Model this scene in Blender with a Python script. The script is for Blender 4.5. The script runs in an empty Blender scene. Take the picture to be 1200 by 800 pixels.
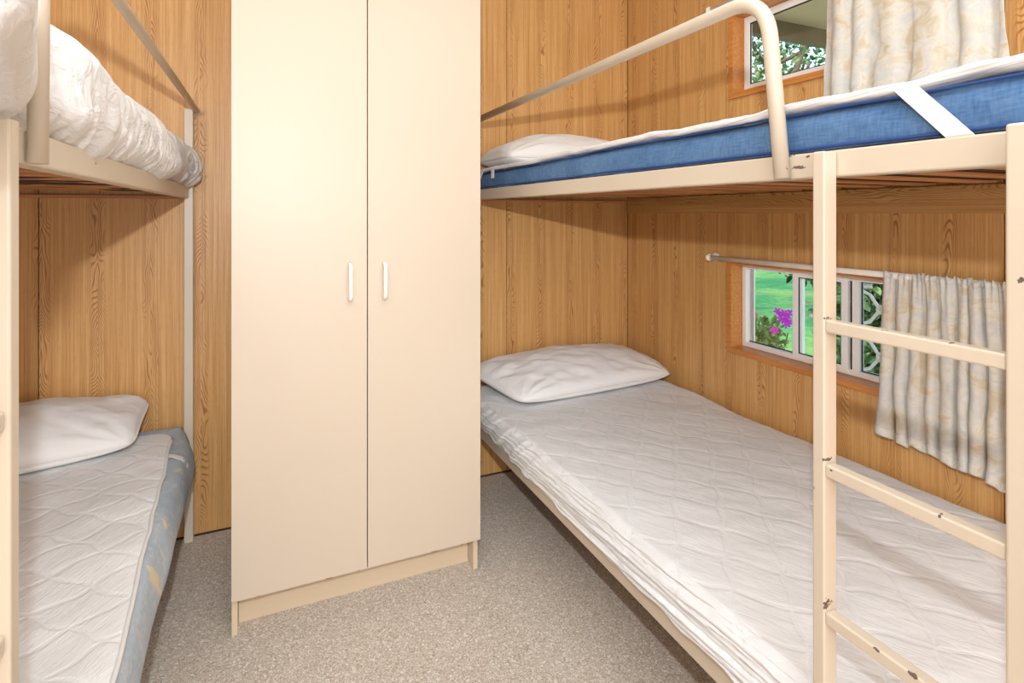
import bpy, bmesh, math, random
import numpy as np
from mathutils import Vector, Matrix
random.seed(7)
S = bpy.context.scene
COL = S.collection
PI = math.pi
H = 1.25          # camera height
XR, YB = 1.78, 2.469      # right wall, back wall
XL, YF, ZC = -1.225, -1.25, 2.46

# ------------------------------------------------------------------ helpers
def link(name, me, mat=None, parent=None):
    o = bpy.data.objects.new(name, me)
    COL.objects.link(o)
    if mat is not None:
        for m in (mat if isinstance(mat, (list, tuple)) else [mat]): me.materials.append(m)
    if parent is not None:
        o.parent = parent
        o.matrix_parent_inverse = Matrix.Identity(4)
        # all meshes are written in world coordinates; parents are empties at their base
        T = Vector((0, 0, 0)); q = parent
        while q is not None: T += q.location; q = q.parent
        me.transform(Matrix.Translation(-T))
    return o

def empty(name, loc, label, cat, group=None):
    o = bpy.data.objects.new(name, None); COL.objects.link(o)
    o.location = loc; o.empty_display_size = .1
    o['label'] = label; o['category'] = cat
    if group: o['group'] = group
    return o

def tag(o, label, cat, group=None):
    o['label'] = label; o['category'] = cat
    if group: o['group'] = group
    return o

def struct(o): o['kind'] = 'structure'; return o

def mesh_np(name, V, F, smooth=True):
    me = bpy.data.meshes.new(name)
    me.from_pydata([tuple(v) for v in V], [], [tuple(int(i) for i in f) for f in F])
    me.validate(); me.update()
    if smooth: me.polygons.foreach_set('use_smooth', [True]*len(me.polygons))
    return me

class MB:
    """collects shapes into one mesh"""
    def __init__(s): s.bm = bmesh.new()
    def box(s, x0, x1, y0, y1, z0, z1, bev=0.0, seg=2, mi=0):
        b = bmesh.new(); bmesh.ops.create_cube(b, size=1)
        for v in b.verts:
            v.co = Vector((x0+(v.co.x+.5)*(x1-x0), y0+(v.co.y+.5)*(y1-y0), z0+(v.co.z+.5)*(z1-z0)))
        if bev > 0:
            bmesh.ops.bevel(b, geom=list(b.edges), offset=bev, segments=seg, profile=.5, affect='EDGES')
        for f in b.faces: f.material_index = mi
        me = bpy.data.meshes.new('t'); b.to_mesh(me); b.free(); s.bm.from_mesh(me); bpy.data.meshes.remove(me)
        return s
    def tube(s, pts, r, n=14, caps=True, closed=False, flat=1.0, up=None):
        P = [Vector(p) for p in pts]; N = len(P); rings = []
        t0 = (P[1]-P[0]).normalized()
        a = Vector(up) if up else (Vector((0, 0, 1)) if abs(t0.z) < .9 else Vector((1, 0, 0)))
        a = (a - t0*a.dot(t0)).normalized()
        for i, p in enumerate(P):
            if closed: t = (P[(i+1) % N]-P[i-1]).normalized()
            else: t = (P[min(i+1, N-1)]-P[max(i-1, 0)]).normalized()
            a = (a - t*a.dot(t)).normalized(); b = t.cross(a)
            rr = r[i] if isinstance(r, (list, tuple)) else r
            rings.append([s.bm.verts.new(p+(a*math.cos(k*2*PI/n)+b*math.sin(k*2*PI/n)*flat)*rr) for k in range(n)])
        for i in range(N if closed else N-1):
            A, B = rings[i], rings[(i+1) % N]
            for k in range(n):
                f = s.bm.faces.new((A[k], A[(k+1) % n], B[(k+1) % n], B[k])); f.smooth = True
        if caps and not closed:
            s.bm.faces.new(rings[0][::-1]); s.bm.faces.new(rings[-1])
        return s
    def quad(s, pts):
        s.bm.faces.new([s.bm.verts.new(p) for p in pts]); return s
    def build(s, name, mat, parent=None):
        bmesh.ops.recalc_face_normals(s.bm, faces=list(s.bm.faces))
        me = bpy.data.meshes.new(name); s.bm.to_mesh(me); s.bm.free()
        return link(name, me, mat, parent)

def fillet(pts, rad, seg=8):
    """round the inner corners of a polyline"""
    P = [Vector(p) for p in pts]; out = [P[0]]
    for i in range(1, len(P)-1):
        a, b, c = P[i-1], P[i], P[i+1]
        r = rad[i-1] if isinstance(rad, (list, tuple)) else rad
        p0 = b+(a-b).normalized()*r; p1 = b+(c-b).normalized()*r
        for k in range(seg+1):
            t = k/seg
            out.append(p0*(1-t)**2+b*2*t*(1-t)+p1*t*t)
    out.append(P[-1]); return out

def hsh(ix, iy, iz, sd):
    n = (ix*73856093) ^ (iy*19349663) ^ (iz*83492791) ^ (sd*2654435761)
    n = (n ^ (n >> 13))*1274126177 & 0x7fffffff
    n = (n ^ (n >> 16)) & 0xffff
    return n/65535.0*2-1
def vn(x, y, z=0.0, sd=1):
    x = np.asarray(x, float); y = np.asarray(y, float)+0*x; z = np.asarray(z, float)+0*x
    xi, yi, zi = np.floor(x).astype(np.int64), np.floor(y).astype(np.int64), np.floor(z).astype(np.int64)
    fx, fy, fz = x-xi, y-yi, z-zi
    fx, fy, fz = [f*f*f*(f*(f*6-15)+10) for f in (fx, fy, fz)]
    r = 0
    for dx in (0, 1):
        for dy in (0, 1):
            for dz in (0, 1):
                w = (fx if dx else 1-fx)*(fy if dy else 1-fy)*(fz if dz else 1-fz)
                r = r+w*hsh(xi+dx, yi+dy, zi+dz, sd)
    return r
def fbm(x, y, z=0.0, sd=1, o=3):
    r = 0; a = 1; k = 1
    for i in range(o): r = r+a*vn(x*k, y*k, z*k, sd+i); a *= .5; k *= 2.03
    return r
def ss(a, b, x):
    t = np.clip((x-a)/(b-a), 0, 1); return t*t*(3-2*t)

def slab_mesh(name, lo, hi, r, n, disp=None):
    """closed rounded slab with a dense grid; disp(P,N)->P"""
    lo = np.array(lo, float); hi = np.array(hi, float)
    idx = {}; V = []; F = []
    def vid(i, j, k):
        key = (i, j, k)
        if key not in idx:
            idx[key] = len(V); V.append((i/n[0], j/n[1], k/n[2]))
        return idx[key]
    nx, ny, nz = n
    for k in (0, nz):
        for i in range(nx):
            for j in range(ny):
                q = [vid(i, j, k), vid(i+1, j, k), vid(i+1, j+1, k), vid(i, j+1, k)]
                F.append(q if k else q[::-1])
    for i in (0, nx):
        for j in range(ny):
            for k in range(nz):
                q = [vid(i, j, k), vid(i, j+1, k), vid(i, j+1, k+1), vid(i, j, k+1)]
                F.append(q if i else q[::-1])
    for j in (0, ny):
        for i in range(nx):
            for k in range(nz):
                q = [vid(i, j, k), vid(i, j, k+1), vid(i+1, j, k+1), vid(i+1, j, k)]
                F.append(q if j else q[::-1])
    P = lo+np.array(V)*(hi-lo)
    rr = np.minimum(r, (hi-lo)/2-1e-5)
    rr = np.array([r, r, min(r, (hi[2]-lo[2])/2-1e-5)]) if np.isscalar(r) else np.array(r)
    # finer rows inside the rounded rim so that the rim stays round
    inner = np.clip(P, lo+rr, hi-rr)
    d = (P-inner)/rr
    # map cube-ish corner offsets onto a sphere
    L = np.linalg.norm(d, axis=1); m = np.abs(d).max(axis=1)
    Nn = np.where(L[:, None] > 1e-9, d/np.maximum(L, 1e-9)[:, None], 0)
    P2 = inner+Nn*rr*np.where(L > 1e-9, np.minimum(1, m), 0)[:, None]
    P2 = np.where(m[:, None] > 1e-9, inner+Nn*rr*m[:, None], P)
    if disp is not None: P2 = disp(P2, Nn)
    return mesh_np(name, P2, F)

# ------------------------------------------------------------------ materials
def lin(c):
    return tuple(((v/255)/12.92 if v/255 <= .04045 else ((v/255+.055)/1.055)**2.4) for v in c)+(1,)
class NT:
    def __init__(s, name, rough=.5, spec=.5):
        s.m = bpy.data.materials.new(name); s.m.use_nodes = True; s.t = s.m.node_tree
        s.b = s.t.nodes['Principled BSDF']; s.b.inputs['Roughness'].default_value = rough
        s.b.inputs['Specular IOR Level'].default_value = spec
        s.co = s.n('ShaderNodeTexCoord').outputs['Object']
        s.pos = s.n('ShaderNodeNewGeometry').outputs['Position']
    def n(s, t, **k):
        x = s.t.nodes.new(t)
        for a, v in k.items(): setattr(x, a, v)
        return x
    def l(s, a, b): s.t.links.new(a, b)
    def setin(s, node, i, v):
        if hasattr(v, 'is_linked') or hasattr(v, 'links'): s.l(v, node.inputs[i])
        else: node.inputs[i].default_value = v
    def math(s, op, *a, clamp=False):
        x = s.n('ShaderNodeMath', operation=op, use_clamp=clamp)
        for i, v in enumerate(a): s.setin(x, i, v)
        return x.outputs[0]
    def vec(s, x=0., y=0., z=0.):
        c = s.n('ShaderNodeCombineXYZ')
        for i, v in enumerate((x, y, z)): s.setin(c, i, v)
        return c.outputs[0]
    def sep(s, v):
        q = s.n('ShaderNodeSeparateXYZ'); s.l(v, q.inputs[0]); return q.outputs
    def scale(s, v, sc):
        q = s.n('ShaderNodeVectorMath', operation='MULTIPLY'); s.l(v, q.inputs[0]); q.inputs[1].default_value = sc; return q.outputs[0]
    def noise(s, v, sc=5., det=3., rough=.5, dist=0.):
        q = s.n('ShaderNodeTexNoise'); s.l(v, q.inputs['Vector']); q.inputs['Scale'].default_value = sc
        q.inputs['Detail'].default_value = det; q.inputs['Roughness'].default_value = rough; q.inputs['Distortion'].default_value = dist
        return q.outputs['Fac']
    def voro(s, v, sc=5., feature='F1', out='Distance'):
        q = s.n('ShaderNodeTexVoronoi', feature=feature); s.l(v, q.inputs['Vector']); q.inputs['Scale'].default_value = sc
        return q.outputs[out]
    def ramp(s, f, *st, interp='LINEAR'):
        q = s.n('ShaderNodeValToRGB'); s.l(f, q.inputs[0]); e = q.color_ramp.elements; q.color_ramp.interpolation = interp
        while len(e) < len(st): e.new(.5)
        for i, (p, c) in enumerate(st): e[i].position = p; e[i].color = c if len(c) == 4 else tuple(c)+(1,)
        return q.outputs[0]
    def mr(s, f, a, b, c=0., d=1.):
        q = s.n('ShaderNodeMapRange', interpolation_type='SMOOTHSTEP'); s.l(f, q.inputs[0])
        for i, v in enumerate((a, b, c, d)): q.inputs[i+1].default_value = v
        return q.outputs[0]
    def mix(s, f, a, b, mode='MIX'):
        q = s.n('ShaderNodeMix', data_type='RGBA', blend_type=mode); s.setin(q, 0, f); s.setin(q, 6, a); s.setin(q, 7, b); return q.outputs[2]
    def color(s, c): s.setin(s.b, 'Base Color', c); return s
    def bump(s, h, dist=.002, st=1.):
        q = s.n('ShaderNodeBump'); s.l(h, q.inputs['Height']); q.inputs['Distance'].default_value = dist; q.inputs['Strength'].default_value = st
        s.l(q.outputs[0], s.b.inputs['Normal']); return s

def wood_wall(name, axis, tint=1.0):
    M = NT(name, .42, .45)
    X, Y, Z = M.sep(M.pos)
    a = X if axis == 'x' else Y
    if axis == 'h': a, Z = Z, Y
    # slow sideways wander of the grain
    wv = M.noise(M.vec(M.math('MULTIPLY', a, 3.), 0., M.math('MULTIPLY', Z, 1.2)), 1., 2.)
    aw = M.math('ADD', a, M.math('MULTIPLY', M.math('SUBTRACT', wv, .5), .016))
    s_ = M.math('DIVIDE', M.math('ADD', aw, .062), .165 if axis != 'h' else .23)
    cell = M.math('ROUND', s_); xf = M.math('SUBTRACT', s_, cell); ax = M.math('ABSOLUTE', xf)
    cn = M.n('ShaderNodeTexWhiteNoise', noise_dimensions='1D'); M.l(cell, cn.inputs['W']); rnd = cn.outputs['Value']
    zn = M.noise(M.vec(M.math('MULTIPLY', xf, 1.3), M.math('MULTIPLY', cell, 7.3), M.math('MULTIPLY', Z, 2.6)), 1., 2., .55)
    f = M.math('ADD', M.math('MULTIPLY', Z, 17.), M.math('MULTIPLY', M.math('SUBTRACT', zn, .5), 30.))
    f = M.math('ADD', f, M.math('MULTIPLY', ax, 24.)); f = M.math('ADD', f, M.math('MULTIPLY', rnd, 5.))
    ln = M.math('SINE', M.math('MULTIPLY', f, 2*PI))
    ln = M.mr(ln, .25, .95)
    w = M.mr(ax, .08, .19, 1., 0.)
    brk = M.mr(M.noise(M.scale(M.vec(a, 0., Z), (26, 1, 5)), 1., 2.), .38, .56, .25, 1.)
    cath = M.math('MULTIPLY', M.math('MULTIPLY', ln, w), brk)
    fine = M.noise(M.vec(M.math('MULTIPLY', aw, 210.), 0., M.math('MULTIPLY', Z, 2.2)), 1., 3., .6)
    med = M.noise(M.vec(M.math('MULTIPLY', aw, 55.), 3., M.math('MULTIPLY', Z, .9)), 1., 2., .6)
    pore = M.noise(M.vec(M.math('MULTIPLY', a, 520.), 5., M.math('MULTIPLY', Z, 24.)), 1., 2., .6)
    base = M.ramp(M.math('ADD', M.math('MULTIPLY', fine, .62), M.math('MULTIPLY', med, .38)),
                  (.30, lin((174, 124, 66))), (.5, lin((202, 153, 94))), (.70, lin((220, 178, 120))))
    c = M.mix(M.math('MULTIPLY', M.mr(pore, .55, .7), .35), base, lin((150, 100, 52)))
    c = M.mix(M.math('MULTIPLY', cath, .85), c, lin((146, 92, 42)))
    if tint != 1.0: c = M.mix(1., c, (tint, tint, tint, 1), 'MULTIPLY')
    M.color(c); M.bump(M.math('SUBTRACT', fine, cath), .0004, .5)
    return M.m

def plain(name, rgb, rough=.5, spec=.5, nz=None):
    M = NT(name, rough, spec)
    c = lin(rgb)
    if nz:
        n = M.noise(M.co, nz[0], 3.)
        c = M.mix(n, lin(tuple(max(0, v-nz[1]) for v in rgb)), lin(tuple(min(255, v+nz[1]) for v in rgb)))
    M.color(c); return M.m

def metal_paint(name, chips):
    M = NT(name, .33, .5)
    n1 = M.noise(M.co, 6., 3.)
    c = M.mix(n1, lin((201, 187, 167)), lin((209, 196, 177)))
    wob = M.noise(M.pos, 160., 3.)
    tot = None
    for (x, y, z, ry, rz) in chips:
        q = M.n('ShaderNodeVectorMath', operation='SUBTRACT'); M.l(M.pos, q.inputs[0]); q.inputs[1].default_value = (x, y, z)
        q2 = M.scale(q.outputs[0], (1/.02, 1/ry, 1/rz))
        q3 = M.n('ShaderNodeVectorMath', operation='LENGTH'); M.l(q2, q3.inputs[0])
        d = M.math('ADD', q3.outputs['Value'], M.math('MULTIPLY', M.math('SUBTRACT', wob, .5), 3.4))
        k = M.math('LESS_THAN', d, .75)
        tot = k if tot is None else M.math('MAXIMUM', tot, k)
    sp = M.math('GREATER_THAN', M.noise(M.pos, 38., 4., .65), .765)
    tot = sp if tot is None else M.math('MAXIMUM', tot, sp)
    cc = M.mix(M.noise(M.pos, 90.), lin((70, 52, 44)), lin((132, 112, 98)))
    M.color(M.mix(tot, c, cc)); M.l(M.mr(tot, 0, 1, .33, .75), M.b.inputs['Roughness'])
    M.bump(M.math('ADD', M.math('MULTIPLY', tot, -1.), M.math('MULTIPLY', M.noise(M.co, 70.), .25)), .0006, .5)
    return M.m

def quilt(name, rgb, P=.12, L=.27, amp=.055, depth=.006, wr=.5, wdir=.5):
    """cotton pad stitched in long wavy diamonds"""
    M = NT(name, .9, .15)
    X, Y, Z = M.sep(M.pos)
    nz = M.noise(M.pos, 6., 2.); nz2 = M.noise(M.scale(M.pos, (1, -1, 1)), 7., 2.)
    def fam(sgn, q):
        u = M.math('ADD', X, M.math('MULTIPLY', Y, sgn*L))
        u = M.math('ADD', u, M.math('MULTIPLY', M.math('SINE', M.math('MULTIPLY', M.math('ADD', Y, M.math('MULTIPLY', X, -sgn)), 34.)), amp))
        u = M.math('DIVIDE', M.math('ADD', u, M.math('MULTIPLY', M.math('SUBTRACT', q, .5), .05)), P)
        return M.math('ABSOLUTE', M.math('SUBTRACT', M.math('FRACT', u), .5))   # .5 on the line
    l1, l2 = fam(1., nz), fam(-1., nz2)
    mx = M.math('MAXIMUM', l1, l2)
    puff = M.mr(mx, .40, .5, 1., 0.)
    stitch = M.mr(mx, .478, .495, 0., 1.)
    da = M.math('ADD', M.math('MULTIPLY', X, .87), M.math('MULTIPLY', Y, wdir)); db = M.math('SUBTRACT', M.math('MULTIPLY', Y, .87), M.math('MULTIPLY', X, wdir))
    w1 = M.noise(M.vec(M.math('MULTIPLY', da, 75.), M.math('MULTIPLY', db, 13.), M.math('MULTIPLY', Z, 40.)), 1., 3., .6, .8)
    w2 = M.noise(M.pos, 16., 4., .6, .6)
    nsep = M.n('ShaderNodeSeparateXYZ'); gn = M.n('ShaderNodeNewGeometry'); M.l(gn.outputs['True Normal'], nsep.inputs[0])
    sidem = M.mr(nsep.outputs[2], .75, .35, 0., 1.); topm = M.math('SUBTRACT', 1., sidem)
    pl = M.noise(M.vec(M.math('MULTIPLY', Y, 5.), M.math('ADD', M.math('MULTIPLY', Z, 150.), M.math('MULTIPLY', Y, 9.)), 0.), 1., 2., .5, .5)
    h = M.math('MULTIPLY', M.math('ADD', puff, M.math('ADD', M.math('MULTIPLY', w1, 1.1*wr), M.math('MULTIPLY', w2, .9*wr))), topm)
    h = M.math('ADD', h, M.math('MULTIPLY', M.math('MULTIPLY', pl, 7.), sidem))
    stitch = M.math('MULTIPLY', stitch, topm)
    h = M.math('ADD', h, M.math('MULTIPLY', stitch, .25))
    M.color(M.mix(M.math('MULTIPLY', stitch, .5), lin(rgb), lin(tuple(min(255, v+6) for v in rgb))))
    M.bump(h, depth, .62)
    M.b.inputs['Sheen Weight'].default_value = .15
    return M.m

def cloth(name, rgb, wr=.004, sc=(18, 18, 18), rough=.9, dist=1.2, st=.5):
    M = NT(name, rough, .15)
    n1 = M.noise(M.scale(M.pos, sc), 1., 4., .55, dist)
    weave = M.noise(M.pos, 900., 1.)
    M.color(lin(rgb)); M.bump(M.math('ADD', n1, M.math('MULTIPLY', weave, .02)), wr, st)
    M.b.inputs['Sheen Weight'].default_value = .1
    return M.m

MAT = {}
MAT['wall_x'] = wood_wall('oak_laminate_back', 'x')
MAT['wall_y'] = wood_wall('oak_laminate_side', 'y')
MAT['wall_h'] = wood_wall('oak_laminate_rail', 'h', .9)
MAT['dark'] = plain('shadow_gap', (60, 38, 20), .9)
MAT['cement'] = plain('outer_cladding', (205, 200, 188), .8)
MAT['ceil'] = plain('white_ceiling', (238, 236, 230), .7)
MAT['cupboard'] = None
M = NT('cream_laminate', .44, .6)
M.color(M.mix(M.noise(M.pos, 1.3, 2.), lin((206, 190, 169)), lin((211, 196, 176))))
M.bump(M.noise(M.scale(M.pos, (3, 3, 60)), 1., 3.), .0007, .25)
MAT['cupboard'] = M.m
M = NT('cream_laminate_worn', .42, .4)
ed = M.math('GREATER_THAN', M.noise(M.scale(M.pos, (40, 40, 60)), 1., 4., .7), .735)
M.color(M.mix(ed, lin((214, 194, 166)), lin((150, 112, 74))))
MAT['cupboard_worn'] = M.m
MAT['knob'] = plain('white_plastic', (246, 240, 232), .25)
MAT['white_metal'] = plain('white_aluminium', (236, 232, 228), .35)
MAT['rubber'] = plain('black_gasket', (22, 22, 24), .6)
MAT['rod'] = plain('white_curtain_track', (238, 228, 216), .35)
M = NT('orange_varnished_casing', .3, .5)
X, Y, Z = M.sep(M.pos)
M.color(M.ramp(M.noise(M.scale(M.pos, (90, 4, 90)), 1., 3.), (.3, lin((182, 114, 52))), (.7, lin((206, 138, 72)))))
MAT['casing'] = M.m
M = NT('slat_pine', .5, .4)
M.color(M.ramp(M.noise(M.scale(M.pos, (3, 90, 60)), 1., 3.), (.3, lin((170, 112, 66))), (.7, lin((204, 144, 92)))))
MAT['slat'] = M.m
# chips: (x, y, z, size along y, size along z)
MAT['paint_r'] = metal_paint('cream_enamel_right', [
    (.8375, .672, 1.329, .013, .0042), (.8375, .695, 1.3275, .004, .003), (.8375, .655, 1.346, .006, .002), (.8375, .69, 1.35, .012, .0018),
    (.806, .598, 1.084, .004, .003), (.806, .601, .861, .0035, .004), (.806, .590, .849, .003, .002), (.806, .60, .632, .003, .010),
    (.806, .520, .619, .007, .0024), (.806, .47, .619, .008, .0026), (.806, .448, .62, .004, .002), (.806, .438, .852, .0028, .002),
    (.806, .51, 1.083, .004, .0018), (.806, .425, 1.083, .004, .0018), (.806, .349, 1.172, .0045, .004), (.806, .618, .81, .0018, .003)])
MAT['paint_l'] = metal_paint('cream_enamel_left', [(-.24, .74, .66, .004, .004), (-.262, 1.15, 1.335, .006, .003)])
MAT['quilt_r'] = quilt('quilted_protector', (225, 225, 225), .15, .85, .006, .0023, 1.5, .5)
MAT['quilt_l'] = quilt('quilted_pad', (232, 232, 231), .17, 1.3, .010, .0026, 1.5, -.5)
MAT['pad_edge'] = cloth('pad_binding', (226, 224, 220), .001, (60, 60, 60))
MAT['pillow_a'] = cloth('pillowcase_cotton', (232, 230, 228), .006, (5, 9, 7), dist=1.6, st=.45)
MAT['sheet'] = cloth('rumpled_sheet', (230, 229, 228), .014, (16, 9, 14), dist=1.6, st=.8)
def denim(name, a, b, crm=None):
    M = NT(name, .85, .2)
    n = M.noise(M.scale(M.pos, (40, 220, 40)), 1., 3.); n2 = M.noise(M.scale(M.pos, (40, 40, 260)), 1., 3.); n3 = M.noise(M.pos, 7., 3.)
    t = M.math('ADD', M.math('MULTIPLY', M.math('ADD', n, n2), .3), M.math('MULTIPLY', n3, .4))
    c = M.ramp(t, (.34, lin(a)), (.66, lin(b)))
    if crm:
        f = M.mr(M.noise(M.scale(M.pos, (7, 7, 12)), 1., 2., .5, .8), .60, .67)
        c = M.mix(f, c, lin(crm))
        g = M.mr(M.noise(M.scale(M.pos, (22, 22, 26)), 1., 3., .6, 1.2), .5, .68)
        c = M.mix(M.math('MULTIPLY', g, .5), c, lin((205, 206, 205)))
    M.color(c); M.bump(M.noise(M.scale(M.pos, (10, 10, 22)), 1., 3., .5, 1.), .004, .5)
    return M.m
MAT['blue'] = denim('blue_chambray_ticking', (58, 94, 140), (104, 138, 176))
MAT['blue_dark'] = plain('navy_piping', (38, 70, 128), .8)
MAT['floral'] = denim('faded_blue_floral_ticking', (160, 172, 184), (186, 194, 200), (214, 198, 164))
M = NT('floral_curtain', .9, .15)
n1 = M.noise(M.scale(M.pos, (9, 9, 11)), 1., 4., .6, 1.8); n2 = M.noise(M.scale(M.pos, (24, 24, 24)), 1., 4., .65, 2.2)
c = M.ramp(n1, (.34, lin((198, 183, 158))), (.46, lin((209, 203, 191))), (.58, lin((196, 195, 192))), (.70, lin((213, 207, 196))))
c = M.mix(M.math('MULTIPLY', M.mr(n2, .5, .66), .22), c, lin((184, 162, 126)))
M.color(c); M.bump(M.noise(M.pos, 40., 3.), .0015, .4)
M.b.inputs['Transmission Weight'].default_value = 0
MAT['curtain'] = M.m
# glass that lets daylight through
M = NT('window_glass', 0., .5)
tr = M.n('ShaderNodeBsdfTransparent'); tr.inputs[0].default_value = (.96, .98, .97, 1); gl = M.n('ShaderNodeBsdfGlossy'); gl.inputs['Roughness'].default_value = .01
fr = M.n('ShaderNodeFresnel'); fr.inputs[0].default_value = 1.3; mx = M.n('ShaderNodeMixShader')
ge = M.n('ShaderNodeNewGeometry'); M.l(M.math('MULTIPLY', fr.outputs[0], M.math('SUBTRACT', 1., ge.outputs['Backfacing'])), mx.inputs[0]); M.l(tr.outputs[0], mx.inputs[1]); M.l(gl.outputs[0], mx.inputs[2])
M.l(mx.outputs[0], M.t.nodes['Material Output'].inputs['Surface'])
MAT['glass'] = M.m
# floor
M = NT('speckled_vinyl', .55, .35)
v1 = M.voro(M.pos, 330., out='Color'); v2 = M.voro(M.pos, 210., out='Color')
sr = M.n('ShaderNodeSeparateColor'); M.l(v1, sr.inputs[0]); s2 = M.n('ShaderNodeSeparateColor'); M.l(v2, s2.inputs[0])
c = M.ramp(sr.outputs[0], (.0, lin((150, 134, 118))), (.2, lin((184, 170, 154))), (.5, lin((196, 183, 168))), (.86, lin((206, 194, 181))), (1., lin((230, 222, 212))))
c = M.mix(M.math('MULTIPLY', M.math('GREATER_THAN', s2.outputs[1], .9), .5), c, lin((158, 142, 124)))
c = M.mix(M.math('MULTIPLY', M.math('GREATER_THAN', s2.outputs[2], .95), .6), c, lin((232, 228, 222)))
M.color(c); MAT['floor'] = M.m
M = NT('lawn', .95, .1)
n1 = M.noise(M.pos, .5, 4., .6); n2 = M.noise(M.pos, 9., 4., .7)
c = M.ramp(M.math('ADD', M.math('MULTIPLY', n1, .65), M.math('MULTIPLY', n2, .35)), (.36, lin((38, 94, 52))), (.52, lin((58, 122, 68))), (.66, lin((118, 150, 80))))
M.color(c); M.bump(n2, .03, .5); MAT['lawn'] = M.m
def leafm(name, a, b, c3=None):
    M = NT(name, .5, .4)
    oi = M.noise(M.pos, 9., 2.)
    M.color(M.ramp(oi, (.35, lin(a)), (.6, lin(b)), (.72, lin(c3 or b))))
    M.b.inputs['Subsurface Weight'].default_value = 0
    return M.m
MAT['leaf'] = leafm('green_leaves', (70, 96, 48), (122, 146, 70), (180, 188, 100))
MAT['leaf_dark'] = leafm('dark_leaves', (40, 62, 34), (78, 104, 54), (120, 140, 74))
MAT['leaf_lime'] = leafm('lime_leaves', (150, 160, 60), (196, 204, 90))
MAT['bark'] = plain('bark', (96, 80, 62), .9, nz=(20, 14))
MAT['petal'] = plain('magenta_petals', (196, 30, 190), .6, nz=(40, 14))
MAT['petal2'] = plain('pink_petals', (222, 60, 176), .6)
MAT['soffit'] = plain('pale_green_soffit', (236, 190, 156), .7)
MAT['beam'] = plain('brown_fascia_beam', (136, 108, 90), .7, nz=(8, 10))

# ------------------------------------------------------------------ the room
W1 = (.92, 1.748, .684, 1.052)      # window openings: y0,y1,z0,z1
W2 = (.92, 1.739, 1.737, 2.078)
def wall_cells(mb, c0, c1, holes, put, mi, seams=()):
    ys = sorted(set([c0[0], c1[0]]+[h[0] for h in holes]+[h[1] for h in holes]+[s-.0016 for s in seams]+[s+.0016 for s in seams]))
    zs = sorted(set([c0[1], c1[1]]+[h[2] for h in holes]+[h[3] for h in holes]))
    for a, b in zip(ys, ys[1:]):
        if any(abs((a+b)/2-s) < .0015 for s in seams): continue
        for c, d in zip(zs, zs[1:]):
            m, n = (a+b)/2, (c+d)/2
            if any(h[0] < m < h[1] and h[2] < n < h[3] for h in holes): continue
            put(a, b, c, d, mi)
mb = MB()
T1 = .005
wall_cells(mb, (YF, 0), (YB+.06, ZC), [W1, W2], lambda a, b, c, d, m: mb.box(XR, XR+T1, a, b, c, d, mi=m), 0, (.809, 1.541, .07, -.66))
wall_cells(mb, (YF, -.15), (YB+.06, ZC+.1), [W1, W2], lambda a, b, c, d, m: mb.box(XR+T1, XR+.075, a, b, c, d, mi=m), 1)
wall_cells(mb, (YF, -.75), (YB+.06, ZC+.1), [W1, W2], lambda a, b, c, d, m: mb.box(XR+.075, XR+.085, a, b, c, d, mi=m), 2)
struct(mb.build('wall_right', [MAT['wall_y'], MAT['dark'], MAT['cement']]))
mb = MB()
wall_cells(mb, (XL, 0), (XR, ZC), [], lambda a, b, c, d, m: mb.box(a, b, YB, YB+T1, c, d, mi=m), 0, (-.728, .172, 1.072-.0))
mb.box(XL-.06, XR, YB+T1, YB+.06, -.15, ZC+.1, mi=1)
struct(mb.build('wall_back', [MAT['wall_x'], MAT['dark']]))
mb = MB()
wall_cells(mb, (YF, 0), (YB, ZC), [], lambda a, b, c, d, m: mb.box(XL-T1, XL, a, b, c, d, mi=m), 0, (.6, 1.5))
mb.box(XL-.06, XL-T1, YF, YB+.06, -.15, ZC+.1, mi=1)
struct(mb.build('wall_left', [MAT['wall_y'], MAT['dark']]))
mb = MB(); mb.box(XL-.06, XR+.085, YF-.06, YF, -.15, ZC+.1)
struct(mb.build('wall_front', [MAT['wall_x']]))
mb = MB(); mb.box(XL, XR, YF, YB, -.15, 0)
struct(mb.build('floor', MAT['floor']))
mb = MB(); mb.box(XL-.06, XR+.085, YF-.06, YB+.06, ZC, ZC+.1)
struct(mb.build('ceiling', MAT['ceil']))
# dark bead where the back wall meets the floor
mb = MB(); mb.box(XL+.002, XR-.002, YB-.006, YB-.0005, .0005, .007, .001)
struct(mb.build('trim_1', MAT['dark']))
# corner bead
mb = MB(); mb.box(XR-.004, XR-.0005, YB-.004, YB-.0005, .02, ZC-.002)
struct(mb.build('trim_2', plain('corner_bead', (140, 92, 48), .5)))
# horizontal rail board under the upper bunk on the right wall
mb = MB(); mb.box(XR-.02, XR-.0005, .2, YB-.0225, 1.25, 1.3285, .0015)
struct(mb.build('trim_3', MAT['wall_h']))

def casing(n, W, xf=XR-.012, xb=XR+.083, t=.012):
    y0, y1, z0, z1 = W
    r = struct(bpy.data.objects.new(n, None)); COL.objects.link(r); r.location = (XR, (y0+y1)/2, z0)
    m = MB(); e = .0006
    m.box(xf, xb, y1-t+.0, y1-e, z0+e, z1-e, .0012); m.box(xf, xb, y0+e, y0+t, z0+e, z1-e, .0012)
    m.box(xf-.002, xb, y0+t, y1-t, z0+e, z0+t, .0012); m.box(xf, xb, y0+t, y1-t, z1-t, z1-e, .0012)
    # slim architrave lips lying on the wall
    m.box(xf, XR-.0005, y1-e, y1+.012, z0-.012, z1+.012, .0012); m.box(xf, XR-.0005, y0-.012, y0+e, z0-.012, z1+.012, .0012)
    m.box(xf-.001, XR-.0005, y0, y1, z0-.012, z0+.001, .0012); m.box(xf, XR-.0005, y0, y1, z1-.001, z1+.012, .0012)
    m.build('window_casing', MAT['casing'], r)
    return r
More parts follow.
